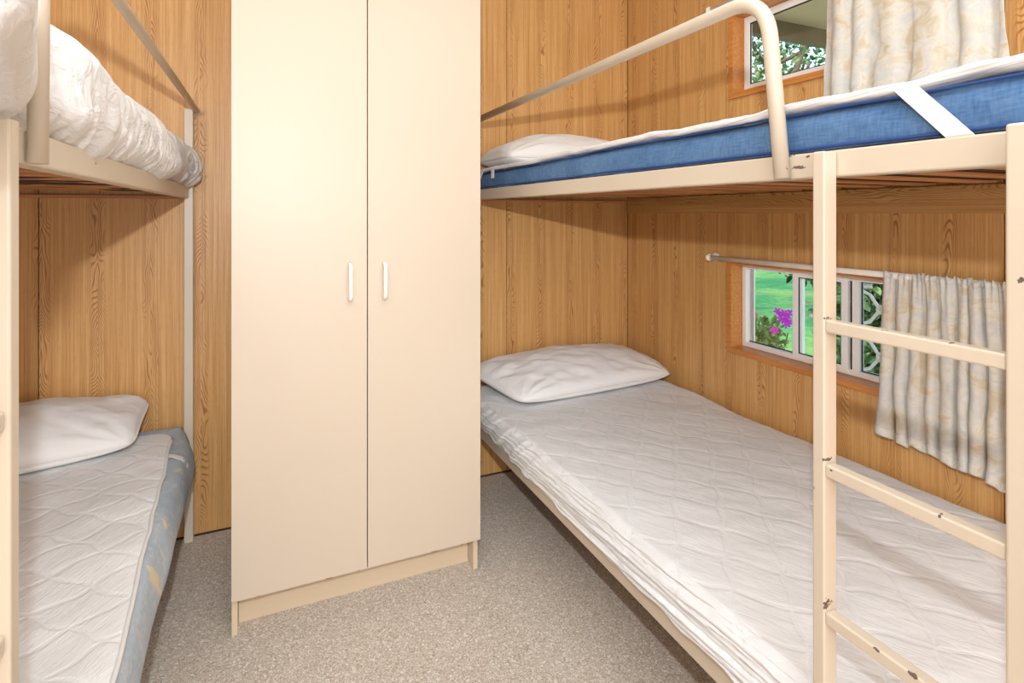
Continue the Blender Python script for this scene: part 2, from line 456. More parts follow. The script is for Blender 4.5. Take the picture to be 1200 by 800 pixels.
def rect_frame(m, x0, x1, y0, y1, z0, z1, w, bev=.0015):
    m.box(x0, x1, y0, y1, z0, z0+w, bev); m.box(x0, x1, y0, y1, z1-w, z1, bev)
    m.box(x0, x1, y0, y0+w, z0+w*.9, z1-w*.9, bev); m.box(x0, x1, y1-w, y1, z0+w*.9, z1-w*.9, bev)
def gasket(m, x, y0, y1, z0, z1, w=.0035):
    rect_frame(m, x, x+.004, y0, y1, z0, z1, w, 0)
def pane(parent, x, y0, y1, z0, z1):
    MB().box(x, x+.003, y0, y1, z0, z1).build('pane', MAT['glass'], parent)

w = casing('window_1', W1)
y0, y1, z0, z1 = W1[0]+.013, W1[1]-.013, W1[2]+.013, W1[3]-.013
fx = XR+.05
m = MB(); rect_frame(m, fx, fx+.034, y0, y1, z0, z1, .019)
m.box(fx+.014, fx+.03, 1.462, 1.482, z0+.015, z1-.015, .001)
f = m.build('window_frame', MAT['white_metal'], w)
m = MB(); m.box(fx+.024, fx+.030, y1-.040, y1-.019, z0+.018, z1-.018, .001)
m.build('track_strip', MAT['white_metal'], w)
m = MB(); m.box(fx+.02, fx+.024, 1.482, y1-.019, z0+.019, z0+.0225); m.build('gasket', MAT['rubber'], w)
pane(w, fx+.024, 1.47, y1-.019, z0+.016, z1-.016)
s0, s1 = 1.272, 1.490
m = MB(); rect_frame(m, fx-.004, fx+.012, s0, s1, z0+.004, z1-.004, .024)
m.box(fx-.010, fx-.003, 1.405, 1.415, .872, .884, .001)
sash = m.build('sliding_sash', MAT['white_metal'], w)
m = MB(); gasket(m, fx-.001, s0+.024, s1-.024, z0+.028, z1-.028); m.build('sash_gasket', MAT['rubber'], sash)
pane(sash, fx+.004, s0+.02, s1-.02, z0+.024, z1-.024)
m = MB(); m.box(fx+.002, fx+.028, 1.236, 1.260, z0+.015, z1-.015, .001)
m.build('meeting_stile', MAT['white_metal'], w)
m = MB(); m.box(fx+.006, fx+.020, 1.2605, 1.268, z0+.018, z1-.018); gasket(m, fx+.012, y0+.019, 1.234, z0+.019, z1-.019)
m.build('gasket', MAT['rubber'], w)
pane(w, fx+.018, y0+.016, 1.24, z0+.016, z1-.016)

w = casing('window_2', W2)
y0, y1, z0, z1 = W2[0]+.013, W2[1]-.013, W2[2]+.013, W2[3]-.013
m = MB(); rect_frame(m, fx, fx+.034, y0, y1, z0, z1, .012); m.box(fx, fx+.03, 1.20, 1.225, z0, z1, .001)
m.build('window_frame', MAT['white_metal'], w)
m = MB(); rect_frame(m, fx-.006, fx+.010, 1.19, y1-.012, z0+.009, z1-.009, .022)
sash = m.build('sliding_sash', MAT['white_metal'], w)
m = MB(); gasket(m, fx-.002, 1.212, y1-.034, z0+.031, z1-.031, .004); m.build('sash_gasket', MAT['rubber'], sash)
pane(sash, fx+.002, 1.21, y1-.03, z0+.028, z1-.028)
pane(w, fx+.02, y0+.01, 1.21, z0+.01, z1-.01)

# security grille outside the lower window (scrolled white bars)
g = empty('security_grille', (XR+.12, .9, .66), 'white metal security grille with scrolled bars outside the lower window', 'window grille')
gx = XR+.115
m = MB(); rect_frame(m, gx-.008, gx+.008, .88, 1.302, .66, 1.075, .022); m.build('grille_frame', plain('grille_grey', (176, 176, 172), .4), g)
m = MB()
cx = 1.075; rows = [.76, .96]
for cy in (1.10, .965, .83, .74):
    for cz in (.70, .86, 1.02):
        pass
def scroll(m, yc, zc, sy, sz):
    # an S shaped bar between two curls
    pts = []
    for k in range(13):
        a = PI*1.35*(1-k/12); pts.append((gx, yc+sy*(.052+.022*math.cos(a)), zc+sz*(.062+.022*math.sin(a))))
    m.tube([(gx, yc, zc)]+[(gx, yc+sy*.018, zc+sz*.024), (gx, yc+sy*.034, zc+sz*.046)]+pts[::-1][:9], .0058, 8)
for yc in (1.205, 1.045):
    for zc in (.765, .925, 1.08, .605):
        for sy in (-1, 1):
            for sz in (-1, 1):
                if .66 < zc+sz*.085 < 1.07: scroll(m, yc, zc, sy, sz)
        if .66 < zc < 1.05: m.tube([(gx, yc+.008*math.cos(t), zc+.012*math.sin(t)) for t in np.linspace(0, 2*PI, 10)[:-1]], .006, 6, closed=True)
m.build('scroll_bars', plain('grille_white', (232, 230, 224), .4), g)

# ------------------------------------------------------------------ curtains
def curtain(name, yA, yB, zT, zBot, xc, folds, amp, label, seed, flare=0., hemf=None, gather=True):
    r = empty(name, (xc, (yA+yB)/2, zBot), label, 'curtain', 'patterned cream window curtains')
    nu, nv = 260, 90
    rs = np.random.RandomState(seed)
    u = np.linspace(0, 1, nu); v = np.linspace(0, 1, nv)
    U, Vv = np.meshgrid(u, v)          # v: 0 top, 1 bottom
    ph = U*folds*2*PI+2.6*fbm(U*folds*.45, 0*U+1.7, 0., seed)+fbm(U*4, Vv*1.6, 0., seed+4)*1.5*Vv
    a = amp*(.25+1.2*np.abs(vn(U*folds*.5, 0*U, 0., seed+9)))*(0.75+.45*Vv)
    s1 = np.sin(ph); s1 = np.sign(s1)*np.abs(s1)**.7
    topw = np.exp(-Vv*9)
    X = xc-a*s1*(1-.35*topw)+topw*.004*np.sin(U*folds*3.1*2*PI+seed) + .006*fbm(U*5, Vv*4, 0., seed+20)
    Yc = yB+(yA-yB)*U
    Yc = Yc+(U-.5)*-flare*Vv*1.0+.35*a*np.cos(ph*1.0)
    hem = zBot+.010*fbm(U*6, 0*U, 0., seed+30)+.006*s1
    if hemf is not None: hem = hem+hemf(U)
    top = zT+.004*np.sin(U*folds*2.7*2*PI)*1.0+.004*vn(U*30, 0*U)
    Z = top+(hem-top)*Vv
    P = np.stack([X, Yc, Z], -1).reshape(-1, 3)
    F = [(j*nu+i, j*nu+i+1, (j+1)*nu+i+1, (j+1)*nu+i) for j in range(nv-1) for i in range(nu-1)]
    me = mesh_np('drape', P, F); o = link('drape', me, MAT['curtain'], r)
    md = o.modifiers.new('s', 'SOLIDIFY'); md.thickness = .0014; md.offset = 0
    # folded hem along the bottom
    hv = 1-.025/(zT-zBot)
    k0 = int(hv*(nv-1))
    Ph = np.stack([X-.0016, Yc, Z], -1)[k0:]
    n2 = Ph.shape[0]; F = [(j*nu+i, j*nu+i+1, (j+1)*nu+i+1, (j+1)*nu+i) for j in range(n2-1) for i in range(nu-1)]
    me = mesh_np('hem', Ph.reshape(-1, 3), F); o = link('hem', me, MAT['curtain'], r)
    md = o.modifiers.new('s', 'SOLIDIFY'); md.thickness = .0012; md.offset = 0
    if gather:
        kk = max(2, int(.02/(zT-zBot)*(nv-1)))
        Pg = np.stack([X-.002, Yc, Z], -1)[:kk+1]
        F = [(j*nu+i, j*nu+i+1, (j+1)*nu+i+1, (j+1)*nu+i) for j in range(kk) for i in range(nu-1)]
        me = mesh_np('gathered_heading', Pg.reshape(-1, 3), F); o = link('gathered_heading', me, MAT['curtain'], r)
        md = o.modifiers.new('s', 'SOLIDIFY'); md.thickness = .0012; md.offset = 0
    return r
curtain('curtain', .735, 1.098, 1.072, .556, XR-.048, 9, .016, 'short cream floral curtain gathered on the lower window track, behind the ladder', 3, .02,
        hemf=lambda U: .014-.026*ss(.0, .6, U)+.012*ss(.65, .72, U)*0-.006*ss(.72, .75, U))
curtain('curtain', .80, 1.275, 2.13, 1.60, XR-.050, 5.0, .012, 'cream floral curtain over the upper window, hanging behind the blue mattress', 11, .06,
        hemf=lambda U: .02*ss(.2, .25, U)*(1-ss(.6, .7, U)))
def track(y0, y1, z, label, x=XR-.042):
    r = empty('curtain_track', (x, (y0+y1)/2, z), label, 'curtain rod', 'white curtain tracks')
    m = MB(); m.tube([(x, y1, z), (x, y0, z)], .0098, 14, flat=.5, up=(0, 0, 1)); m.build('rail', MAT['rod'], r)
    for yy in (y1-.004, y0+.004):
        m = MB(); m.tube([(x-.008, yy, z), (x, yy, z), (XR-.008, yy+.001, z-.001)], .0075, 12); m.tube([(XR-.009, yy, z), (XR-.0006, yy, z)], .019, 18)
        m.build('bracket', MAT['rod'], r)
        s_ = 1 if yy > (y0+y1)/2 else -1
        m = MB(); m.tube([(x, yy, z), (x, yy+s_*.008, z), (x, yy+s_*.014, z)], [.015, .015, .009], 16); m.build('end_cap', MAT['rod'], r)
track(.66, 1.83, 1.062, 'slim white curtain track above the lower window')
track(.66, 1.83, 2.118, 'white curtain track above the upper window', XR-.042)

# ------------------------------------------------------------------ wardrobe
wd = empty('wardrobe', (.30, 2.1, 0), 'tall cream laminate wardrobe with two doors standing between the bunk beds', 'wardrobe')
yF = 1.819
MB().box(-.089, -.073, yF+.017, YB-.012, 0, 2.12, .0008).build('side_panel', MAT['cupboard_worn'], wd)
MB().box(.669, .685, yF+.017, YB-.012, 0, 2.12, .0008).build('side_panel', MAT['cupboard_worn'], wd)
MB().box(-.0725, .6685, yF+.02, YB-.012, 2.10, 2.12, .0008).build('top_panel', MAT['cupboard'], wd)
MB().box(-.0725, .6685, yF+.02, YB-.012, .113, .13, .0008).build('base_panel', MAT['cupboard'], wd)
MB().box(-.0725, .6685, YB-.018, YB-.012, .13, 2.10).build('back_panel', MAT['cupboard'], wd)
MB().box(-.0725, .6685, yF+.070, yF+.086, .0, .1125, .0008).build('kickboard', MAT['cupboard_worn'], wd)
for (a, b, hx) in ((-.089, .3005, .247), (.3035, .690, .355)):
    d = MB().box(a, b, yF, yF+.016, .110, 2.118, .0012).build('door', MAT['cupboard'], wd)
    m = MB(); pts = fillet([(hx, yF+.001, .976), (hx, yF-.028, .980), (hx, yF-.028, 1.086), (hx, yF+.001, 1.090)], .017, 6)
    m.tube(pts, .0066, 12, up=(1, 0, 0), flat=1.0)
    m.build('handle', MAT['knob'], d)['label'] = 'white D-shaped handle'
    # worn lower edge of the door where the laminate has chipped
    rs = random.Random(int(hx*100)); cm = plain('chipboard', (176, 136, 92), .9)
    for k in range(4):
        x = a+.03+rs.random()*(b-a-.06); wdt = .006+rs.random()*.014
        MB().box(x, x+wdt, yF-.0005, yF+.004, .1094, .1108+rs.random()*.001).build('chipped_spot', cm, d)

# ------------------------------------------------------------------ bunk beds
def slats(parent, x0, x1, ys, z, mat):
    for y in ys: MB().box(x0, x1, y, y+.050, z, z+.0055, .0008).build('slat', mat, parent)

def bunk(side):
    R = side == 'r'
    mat = MAT['paint_r'] if R else MAT['paint_l']
    sg = 1 if R else -1                     # towards the wall
    xf = .8375 if R else -.262              # outer face of the side rails
    xw = XR-.028 if R else XL+.03           # inner side by the wall
    yn = .335 if R else .42                 # near end
    yf = 2.452                              # far end
    zr = (1.309, 1.352); zl = (.297, .34)
    X = lambda a: xf+sg*a
    def bx(a, b, *r): 
        x0, x1 = sorted((X(a), X(b))); return (x0, x1)+r
    lab = ('cream metal bunk bed against the window wall, with a ladder and blue upper mattress' if R
           else 'cream metal bunk bed at the left, its upper mattress in a crumpled white cover')
    b = empty('bunk_bed', (X(.45), (yn+yf)/2, 0), lab, 'bunk bed', 'cream metal bunk beds')
    # side rails (aisle side and wall side)
    for z in (zr, zl):
        MB().box(*bx(0, .03), yn+.031, yf-.028, z[0], z[1], .003).build('side_rail', mat, b)
        x0, x1 = sorted((xw, xw-sg*.03))
        if not (R and z is zr): MB().box(x0, x1, yn+.031, yf-.028, z[0], z[1], .003).build('side_rail', mat, b)
        MB().box(*sorted((X(.031), xw-sg*.0)), YB-.022, YB-.001, z[0]-.004, z[0]+.0085, .002).build('wall_cleat', MAT['slat'], b)['label'] = 'timber cleat on the wall'
        MB().box(*sorted((X(.031), xw-sg*.031)), yn, yn+.028, z[0], z[1], .003).build('end_rail', mat, b)
    # corner posts
    pz = 1.354
    if R:
        MB().box(.817-.012, .845, .333, .3655, 0, 1.3565, .0035, 3).build('post', mat, b)
        MB().box(.817, .848, yf-.028, yf+.002, 0, 1.648, .003).build('post', mat, b)
    else:
        MB().box(-.279, -.248, yf-.027, yf+.003, 0, 1.648, .003).build('post', mat, b)
        MB().box(-.275, -.243, yn-.03, yn, 0, 1.3565, .0035, 3).build('post', mat, b)
    x0, x1 = sorted((xw, xw-sg*.03))
    if not R: MB().box(x0, x1, yf-.027, yf+.003, 0, 1.34, .003).build('post', mat, b)
    MB().box(x0, x1, yn, yn+.03, 0, 1.40, .003).build('post', mat, b)
    # guard rail: bent tube from the rail up and along to the end wall
    xg = xf-sg*.0135 if R else -.2505; tr = .0135 if R else .0105
    yl = .692 if R else .847
    top = 1.645
    m = MB()
    m.tube(fillet([(xg, yl, zr[0]+.001), (xg, yl+(.034 if R else .008), top), (xg if R else -.2385, YB-.012, top)], [.085], 12), tr, 20, up=(1, 0, 0))
    g = m.build('guard_rail', mat, b)
    m = MB(); m.tube([(xg if R else -.2385, YB-.013, top), (xg if R else -.2385, YB-.009, top), (xg if R else -.2385, YB-.001, top)], [tr, tr*1.4, tr*1.4], 18)
    m.build('wall_flange', mat, g)
    # ladder
    la = bpy.data.objects.new('ladder', None); COL.objects.link(la); la.parent = b
    base = Vector((xf-sg*.01, .6 if R else .75, 0)); la.location = base-b.location
    if R:
        MB().box(.8065, .8365, .600, .621, 0, 1.349, .003, 3).build('stile', mat, la)
        zs = (1.072, .844, .611, .378); ya, yb = .366, .6005
        xa, xb = .8085, .829
    else:
        MB().box(-.2625, -.2400, .7365, .7600, 0, 1.349, .003, 3).build('stile', mat, la)
        zs = (1.036, .806, .575, .344); ya, yb = yn+.001, .737
        xa, xb = -.261, -.2445
    for z in zs: MB().box(xa, xb, ya, yb, z-.010, z+.010, .003, 3).build('rung', mat, la)
    # timber slats across both levels
    yy = np.arange(yn+.06, yf-.11, .1415) if not R else np.arange(.372, yf-.11, .1415)
    a0, a1 = sorted((X(.032), xw-sg*.032))
    slats(b, a0, a1, yy, 1.3295, MAT['slat'])
    slats(b, a0, a1, yy, .307, MAT['slat'])
    # angle ledge that carries the slats
    for z in (1.312, .3005):
        MB().box(*sorted((X(.031), X(.05))), yn+.04, yf-.04, z+(.012 if z > 1 else 0), z+.005+(.012 if z > 1 else 0)).build('slat_ledge', mat, b)
    return b
bunk('r'); bunk('l')

# ------------------------------------------------------------------ mattresses
# upper right: blue mattress with white protector
def d_blue(P, N):
    y = P[:, 1]; z = P[:, 2]
    side = ss(.3, .9, -N[:, 0])
    P = P.copy()
    P[:, 0] += side*(-.004*fbm(y*3, z*8, 0, 5)-.003*np.sin((z-1.34)/.085*PI))
    P[:, 0] += side*.006*np.exp(-((y-.50)/.035)**2)*ss(1.36, 1.42, z)
    topf = ss(1.38, 1.42, z)
    P[:, 2] += topf*(.004*fbm(y*2.2, P[:, 0]*2, 0, 8)+.006*ss(.60, .30, y)-.006*ss(2.15, 2.40, y))
    return P
mx_ = slab_mesh('mattress', (.853, .345, 1.3365), (1.742, 2.415, 1.424), (.02, .03, .03), (50, 150, 14), d_blue)
mt = link('mattress', mx_, MAT['blue'])
# origin left at world zero would be fine, keep it at the base instead
def set_origin(o, loc):
    o.data.transform(Matrix.Translation(-Vector(loc))); o.location = loc
def seam_loop(x0, x1, y0, y1, z, rad, mat, name, parent, rr=.0028, wob=0):
    pts = []; c = .025
    for (cx, cy, a0) in ((x1-c, y1-c, 0), (x0+c, y1-c, PI/2), (x0+c, y0+c, PI), (x1-c, y0+c, 1.5*PI)):
        for k in range(7):
            a = a0+k/6*PI/2; pts.append((cx+c*math.cos(a), cy+c*math.sin(a), z))
    P2 = []
    for i, p in enumerate(pts):
        q = pts[(i+1) % len(pts)]; n = max(1, int(math.dist(p, q)/.03))
        for k in range(n):
            x, y = p[0]+(q[0]-p[0])*k/n, p[1]+(q[1]-p[1])*k/n
            P2.append((x, y, z+wob*float(fbm(np.array([y*5+x*3]), np.array([2.]), 0, 4)[0])))
    m = MB(); m.tube(P2, rr, 8, closed=True); return m.build(name, mat, parent)
set_origin(mt, (1.30, 1.38, 1.3365))
tag(mt, 'blue mattress on the upper bunk by the windows', 'mattress', 'single mattresses on the bunks')
seam_loop(.8505, 1.744, .343, 2.417, 1.361, .0, MAT['blue_dark'], 'piping', mt, .0026, .001)
seam_loop(.8515, 1.743, .344, 2.416, 1.4225, .0, MAT['blue_dark'], 'piping', mt, .0024, .002)

def d_padR(P, N):
    P = P.copy(); x, y = P[:, 0], P[:, 1]
    P[:, 2] += .004*fbm(y*2.2, x*2, 0, 8)+.006*ss(.60, .30, y)-.006*ss(2.15, 2.40, y)+.0025*fbm(y*14, x*14, 0, 12)
    e = ss(.3, 1, np.abs(N[:, 0])); P[:, 0] -= e*.003*fbm(y*9, 0*y, 0, 3)
    P[:, 2] -= .004*np.exp(-((y-.487)/.05)**2)*ss(.93, .86, x)
    return P
o = link('mattress_protector', slab_mesh('mattress_protector', (.844, .338, 1.4255), (1.75, 2.425, 1.443), (.009, .03, .0085), (60, 220, 6), d_padR), MAT['quilt_r'])
set_origin(o, (1.30, 1.38, 1.4255))
tag(o, 'white quilted protector lying on the blue upper mattress', 'mattress protector')
def ribbon(name, pts, wdir, wd_, th, mat, parent):
    """flat band along pts, wide along wdir"""
    m = MB(); P = [Vector(p) for p in pts]; wv = Vector(wdir).normalized()*wd_/2
    rings = []
    for i, p in enumerate(P):
        t = (P[min(i+1, len(P)-1)]-P[max(i-1, 0)]).normalized(); w_ = wv; n_ = t.cross(w_).normalized()*th/2
        rings.append([m.bm.verts.new(q) for q in (p-w_-n_, p+w_-n_, p+w_+n_, p-w_+n_)])
    for A, B in zip(rings, rings[1:]):
        for k in range(4): m.bm.faces.new((A[k], A[(k+1) % 4], B[(k+1) % 4], B[k]))
    m.bm.faces.new(rings[0]); m.bm.faces.new(rings[-1])
    return m.build(name, mat, parent)
ribbon('corner_strap', [(.842, .500, 1.431), (.839, .485, 1.415), (.8385, .458, 1.385), (.839, .431, 1.354), (.845, .427, 1.345)], (0, 1, 0), .033, .0016, MAT['pad_edge'], o)['label'] = 'white elastic strap slanting down over the blue side'
ribbon('corner_strap', [(.842, 2.20, 1.424), (.839, 2.205, 1.414), (.838, 2.235, 1.385), (.840, 2.29, 1.349)], (0, 1, 0), .02, .0016, MAT['pad_edge'], o)
MB().box(.836, .8375, 2.055, 2.085, 1.392, 1.427, .0004).build('care_tag', MAT['pad_edge'], o)

# lower right: fitted quilted cover with gathered side
def d_low(P, N):
    P = P.copy(); x, y, z = P[:, 0].copy(), P[:, 1].copy(), P[:, 2].copy()
    side = ss(.15, .8, -N[:, 0])
    # long stretched gathers that run down towards the near end
    g = fbm(y*2.6+z*10, (z*1.0+y*.045)*75, 0, 21, 3)
    far = ss(1.35, 2.0, y)
    g2 = 1-2*np.abs(fbm((y+z*1.1)*17, z*4, 0, 31, 2))
    P[:, 0] -= side*(.009*np.abs(g)*(1-.7*far)+.0065*g2*far)
    P[:, 2] += ss(.35, .45, z)*(.0035*fbm(x*4, y*4, 0, 40)+.002*fbm(x*14+y*5, y*12, 0, 41))
    # bottom edge of the cover rises and falls over the rail
    low = ss(.385, .34, z)*ss(.0, .3, -N[:, 0])
    P[:, 2] += low*(.010*vn(y*7, 0*y, 0, 50)+.006*vn(y*17, 0*y, 0, 51)+.004)
    # soft slump of the side
    P[:, 0] += ss(.0, .5, -N[:, 0])*(ss(.40, .46, z)*.014)
    # edge by the wall sags and waves
    wl = ss(1.60, 1.76, x)*ss(.38, .44, z)
    P[:, 2] += wl*(-.004+.012*vn(y*3.1, 0*y, 0, 60)+.006*ss(1.0, .6, y))
    return P
root = link('mattress', slab_mesh('mattress', (.85, .37, .342), (1.74, 2.41, .436), (.03, .04, .03), (6, 14, 3)), MAT['blue'])
set_origin(root, (1.30, 1.38, .342))
tag(root, 'mattress in a white quilted fitted cover on the lower bunk by the windows', 'mattress', 'single mattresses on the bunks')
c_ = link('fitted_cover', slab_mesh('fitted_cover', (.818, .352, .3325), (1.756, 2.428, .455), (.032, .035, .034), (110, 330, 46), d_low), MAT['quilt_r'], root)
c_['label'] = 'white quilted fitted cover with gathered sides'

# upper left: crumpled white cover
def d_ul(P, N):
    P = P.copy(); x, y, z = P[:, 0].copy(), P[:, 1].copy(), P[:, 2].copy()
    side = ss(-.2, .7, N[:, 0])
    zc = (z-1.335)/.175
    # outer edge follows the rail, dips behind the guard-rail leg and swells out through the ladder gap
    e = -.030*ss(1.0, .90, y)*ss(.795, .812, y)+(-.297*y+.236)*ss(.812, .795, y)*ss(1.342, 1.36, z)+.012*ss(2.2, 2.4, y)
    P[:, 0] += side*e
    P[:, 0] += side*(.009*np.sin(np.clip(zc, 0, 1)*PI)-.004)*ss(.8, 1., y)
    cr = fbm(y*6+z*9+1.5*vn(y*3, z*5, 0, 3), z*7-y*2, x*5, 70, 2)
    rid = 1-np.abs(fbm(y*8+z*14*np.sin(y*4), z*10, x*6, 75, 2))
    amp = .0075*ss(.85, 1.0, y)+.0015
    P += N*(amp*cr+amp*.9*(rid-.6))[:, None]
    pl = np.sin(y*150+8*fbm(y*3, z*6, 0, 77))*ss(2.05, 2.3, y)*side
    P[:, 0] += .0035*pl
    low = ss(1.40, 1.35, z)*side
    P[:, 2] += low*(.010*vn(y*8, 0*y, 0, 52)+.004)
    P[:, 2] += ss(1.42, 1.5, z)*(.008*fbm(y*3, x*3, 0, 79)+.014*ss(1.4, 1., y))
    return P
o = link('mattress', slab_mesh('mattress', (XL+.06, .40, 1.3365), (-.236, 2.435, 1.508), (.06, .06, .07), (40, 300, 44), d_ul), MAT['sheet'])
set_origin(o, (-.7, 1.4, 1.3365))
tag(o, 'mattress in a crumpled white cover on the upper bunk at the left', 'mattress', 'single mattresses on the bunks')

# lower left: pale blue mattress under a white pad
def d_ll(P, N):
    P = P.copy(); x, y, z = P[:, 0].copy(), P[:, 1].copy(), P[:, 2].copy()
    side = ss(-.1, .7, N[:, 0])
    zc = np.clip((z-.30)/.15, 0, 1)
    P[:, 0] += side*(.014*np.sin(zc*PI)*1+.004*fbm(y*5, z*6, 0, 90)+.012*ss(.45, .33, z))
    P[:, 0] += side*(-.035*ss(2.2, 2.42, y)+.012*ss(1.6, .9, y))
    P[:, 2] += ss(.42, .45, z)*(.005*fbm(x*3, y*3, 0, 91)+.006*ss(2.3, 2.4, y))
    return P
o = link('mattress', slab_mesh('mattress', (XL+.055, .44, .3265), (-.243, 2.435, .450), (.035, .05, .03), (40, 160, 18), d_ll), MAT['floral'])
set_origin(o, (-.7, 1.4, .3265))
tag(o, 'faded blue floral mattress on the lower bunk at the left', 'mattress', 'single mattresses on the bunks')

def d_padL(P, N):
    P = P.copy(); x, y = P[:, 0].copy(), P[:, 1].copy()
    P[:, 2] += .005*fbm(x*3, y*3, 0, 91)+.003*fbm(x*9, y*9, 0, 93)
    # edge drifts inwards towards the far end
    k = ss(-.9, -.25, x)
    P[:, 0] += k*(-.062*np.clip((y-1.1)/1.2, -.3, 1.1))
    P[:, 0] += k*.004*fbm(y*6, 0*y, 0, 94)
    return P
pad = link('mattress_pad', slab_mesh('mattress_pad', (XL+.07, .45, .453), (-.236, 2.355, .466), (.07, .09, .0062), (80, 180, 4), d_padL), MAT['quilt_l'])
set_origin(pad, (-.7, 1.4, .453))
tag(pad, 'white quilted pad lying on the faded blue floral mattress', 'mattress pad')
pts = []
for y in np.linspace(.55, 2.265, 60):
    xx = -.236+(-.062*min(1.1, max(-.3, (y-1.1)/1.2)))+.004*float(fbm(np.array([y*6]), np.array([0.]), 0, 94)[0])
    pts.append((xx+.0005, y, .4605+.005*float(fbm(np.array([-.25*3]), np.array([y*3]), 0, 91)[0])))
MB().tube(pts, .0048, 8).build('edge_binding', MAT['pad_edge'], pad)
ribbon('corner_strap', [(-.315, 2.10, .4675), (-.275, 2.11, .458), (-.248, 2.115, .443), (-.233, 2.12, .415), (-.229, 2.125, .385)], (0, 1, 0), .024, .0016, MAT['pad_edge'], pad)

MAT['slat_gap_shade'] = plain('underside_shade', (58, 34, 24), .9)  # shade of the slat gaps, painted dark onto the upper mattress undersides
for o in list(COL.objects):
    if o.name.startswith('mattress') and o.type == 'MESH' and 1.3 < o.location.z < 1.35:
        o.data.materials.append(MAT['slat_gap_shade'])
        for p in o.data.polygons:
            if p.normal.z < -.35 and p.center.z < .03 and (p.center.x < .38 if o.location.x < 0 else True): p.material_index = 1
# ------------------------------------------------------------------ pillows
def pillow(corners, zb, T, label, seed, mat, tilt=None, lift=(0, 0, 0, 0), sag=.2, parent=None, wr=1.0):
    """corners: front-left, front-right, back-right, back-left in plan"""
    n = 90; c = [np.array(q, float) for q in corners]
    s = np.linspace(-1, 1, n); s = np.sin(s*PI/2)*.55+s*.45
    Uu, Vv = np.meshgrid(s, s)
    def plan(U, V):
        # pincushion: sides curve in between the corners
        k = .055
        U2 = U*(1-.4*k*(1-V**2)-k*np.abs(V)**7); V2 = V*(1-.4*k*(1-U**2)-1.3*k*np.abs(U)**7)
        a = (U2+1)/2; b = (V2+1)/2
        return [(1-a)*(1-b)*c[0][i]+a*(1-b)*c[1][i]+a*b*c[2][i]+(1-a)*b*c[3][i] for i in (0, 1)], a, b
    (X, Y), a, b = plan(Uu, Vv)
    prof = (np.clip(1-Uu**2, 0, 1)*np.clip(1-Vv**2, 0, 1))**.36
    prof = prof*(1-.10*Uu*0)
    li = (1-a)*(1-b)*lift[0]+a*(1-b)*lift[1]+a*b*lift[2]+(1-a)*b*lift[3]
    edge = np.maximum(np.abs(Uu), np.abs(Vv))
    rad = 0
    for (cu, cv) in ((-1, -1), (1, -1), (1, 1), (-1, 1)):
        du, dv = Uu-cu, Vv-cv; an = np.arctan2(dv, du); dd = np.sqrt(du**2+dv**2)
        rad = rad+np.exp(-(dd/.55)**2)*np.sin(an*13+seed+dd*2)*np.clip(dd*3, 0, 1)
    rad = rad*.006*wr
    fold = .007*wr*fbm(X*7+Y*5+seed, Y*10-X*4, 0, seed)+.004*wr*(1-np.abs(fbm(X*9+Y*16, Y*9, 0, seed+3)))
    up = T*prof*.84+(rad+fold)*np.clip(prof*1.6, 0, 1)
    dn = -T*prof*.10
    base = T*.16*(1-np.clip(prof*1.5, 0, 1))+.004
    Zt = zb+base+up+li; Zb = zb+np.maximum(base+dn, .0015)+li
    V_ = np.concatenate([np.stack([X, Y, Zt], -1).reshape(-1, 3), np.stack([X, Y, Zb], -1).reshape(-1, 3)])
    N2 = n*n; F = []
    for j in range(n-1):
        for i in range(n-1):
            q = (j*n+i, j*n+i+1, (j+1)*n+i+1, (j+1)*n+i); F.append(q); F.append(tuple(N2+k for k in q[::-1]))
    ring = [j for j in range(n)]+[j*n+n-1 for j in range(1, n)]+[(n-1)*n+i for i in range(n-2, -1, -1)]+[j*n for j in range(n-2, 0, -1)]
    for k in range(len(ring)):
        p, q = ring[k], ring[(k+1) % len(ring)]; F.append((q, p, N2+p, N2+q))
    me = mesh_np('pillow', V_, F); o = link('pillow', me, mat)
    cen = sum(c)/4; set_origin(o, (cen[0], cen[1], zb))
    tag(o, label, 'pillow', 'white pillows on the bunks')
    # stitched rim of the pillowcase
    pts = [V_[r] for r in ring[::3]]
    sm = [tuple((V_[r]+V_[r+N2])/2) for r in ring[::3]]
    MB().tube(sm, .0032, 6, closed=True).build('seam', MAT['pad_edge'], o)
    return o
pillow([(.945, 2.03), (1.765, 2.075), (1.705, 2.44), (.84, 2.44)], .4565, .145, 'white pillow on the lower bunk in the corner by the window wall', 5, MAT['pillow_a'], lift=(0, .008, .06, .045))
pillow([(.885, 2.02), (1.68, 2.09), (1.66, 2.44), (.90, 2.44)], 1.447, .175, 'white pillow on the upper bunk beside the wardrobe', 9, MAT['pillow_a'], lift=(0, 0, .02, .01))
p = pillow([(-1.12, 1.99), (-.385, 2.145), (-.385, 2.45), (-1.12, 2.44)], .469, .15, 'white pillow on the lower bunk at the left', 14, MAT['pillow_a'], lift=(0, 0, .055, .045), wr=.8)

# ------------------------------------------------------------------ outside
m = MB(); m.box(-30, 60, -40, 50, -.75, -.70)
struct(m.build('ground', MAT['lawn']))
m = MB(); m.box(1.87, 4.6, -6, 9, -.70, -.66, .01)
struct(m.build('added_bounce_paving', plain('neutral_bounce', (190, 184, 172), .9, nz=(20, 10))))  # unseen paving, added to keep green lawn bounce off the soffit
# verandah roof outside the upper window
v = empty('verandah_roof', (3.4, .8, 2.46), 'pale green verandah soffit with a brown beam, seen through the upper window', 'verandah roof')
MB().box(1.87, 5.2, -.6, 2.50, 2.46, 2.52).build('soffit', MAT['soffit'], v)
MB().box(1.87, 5.2, 2.50, 2.56, 2.355, 2.53, .003).build('beam', MAT['beam'], v)
MB().box(1.87, 5.2, 1.95, 1.99, 2.43, 2.459, .003).build('batten', MAT['soffit'], v)

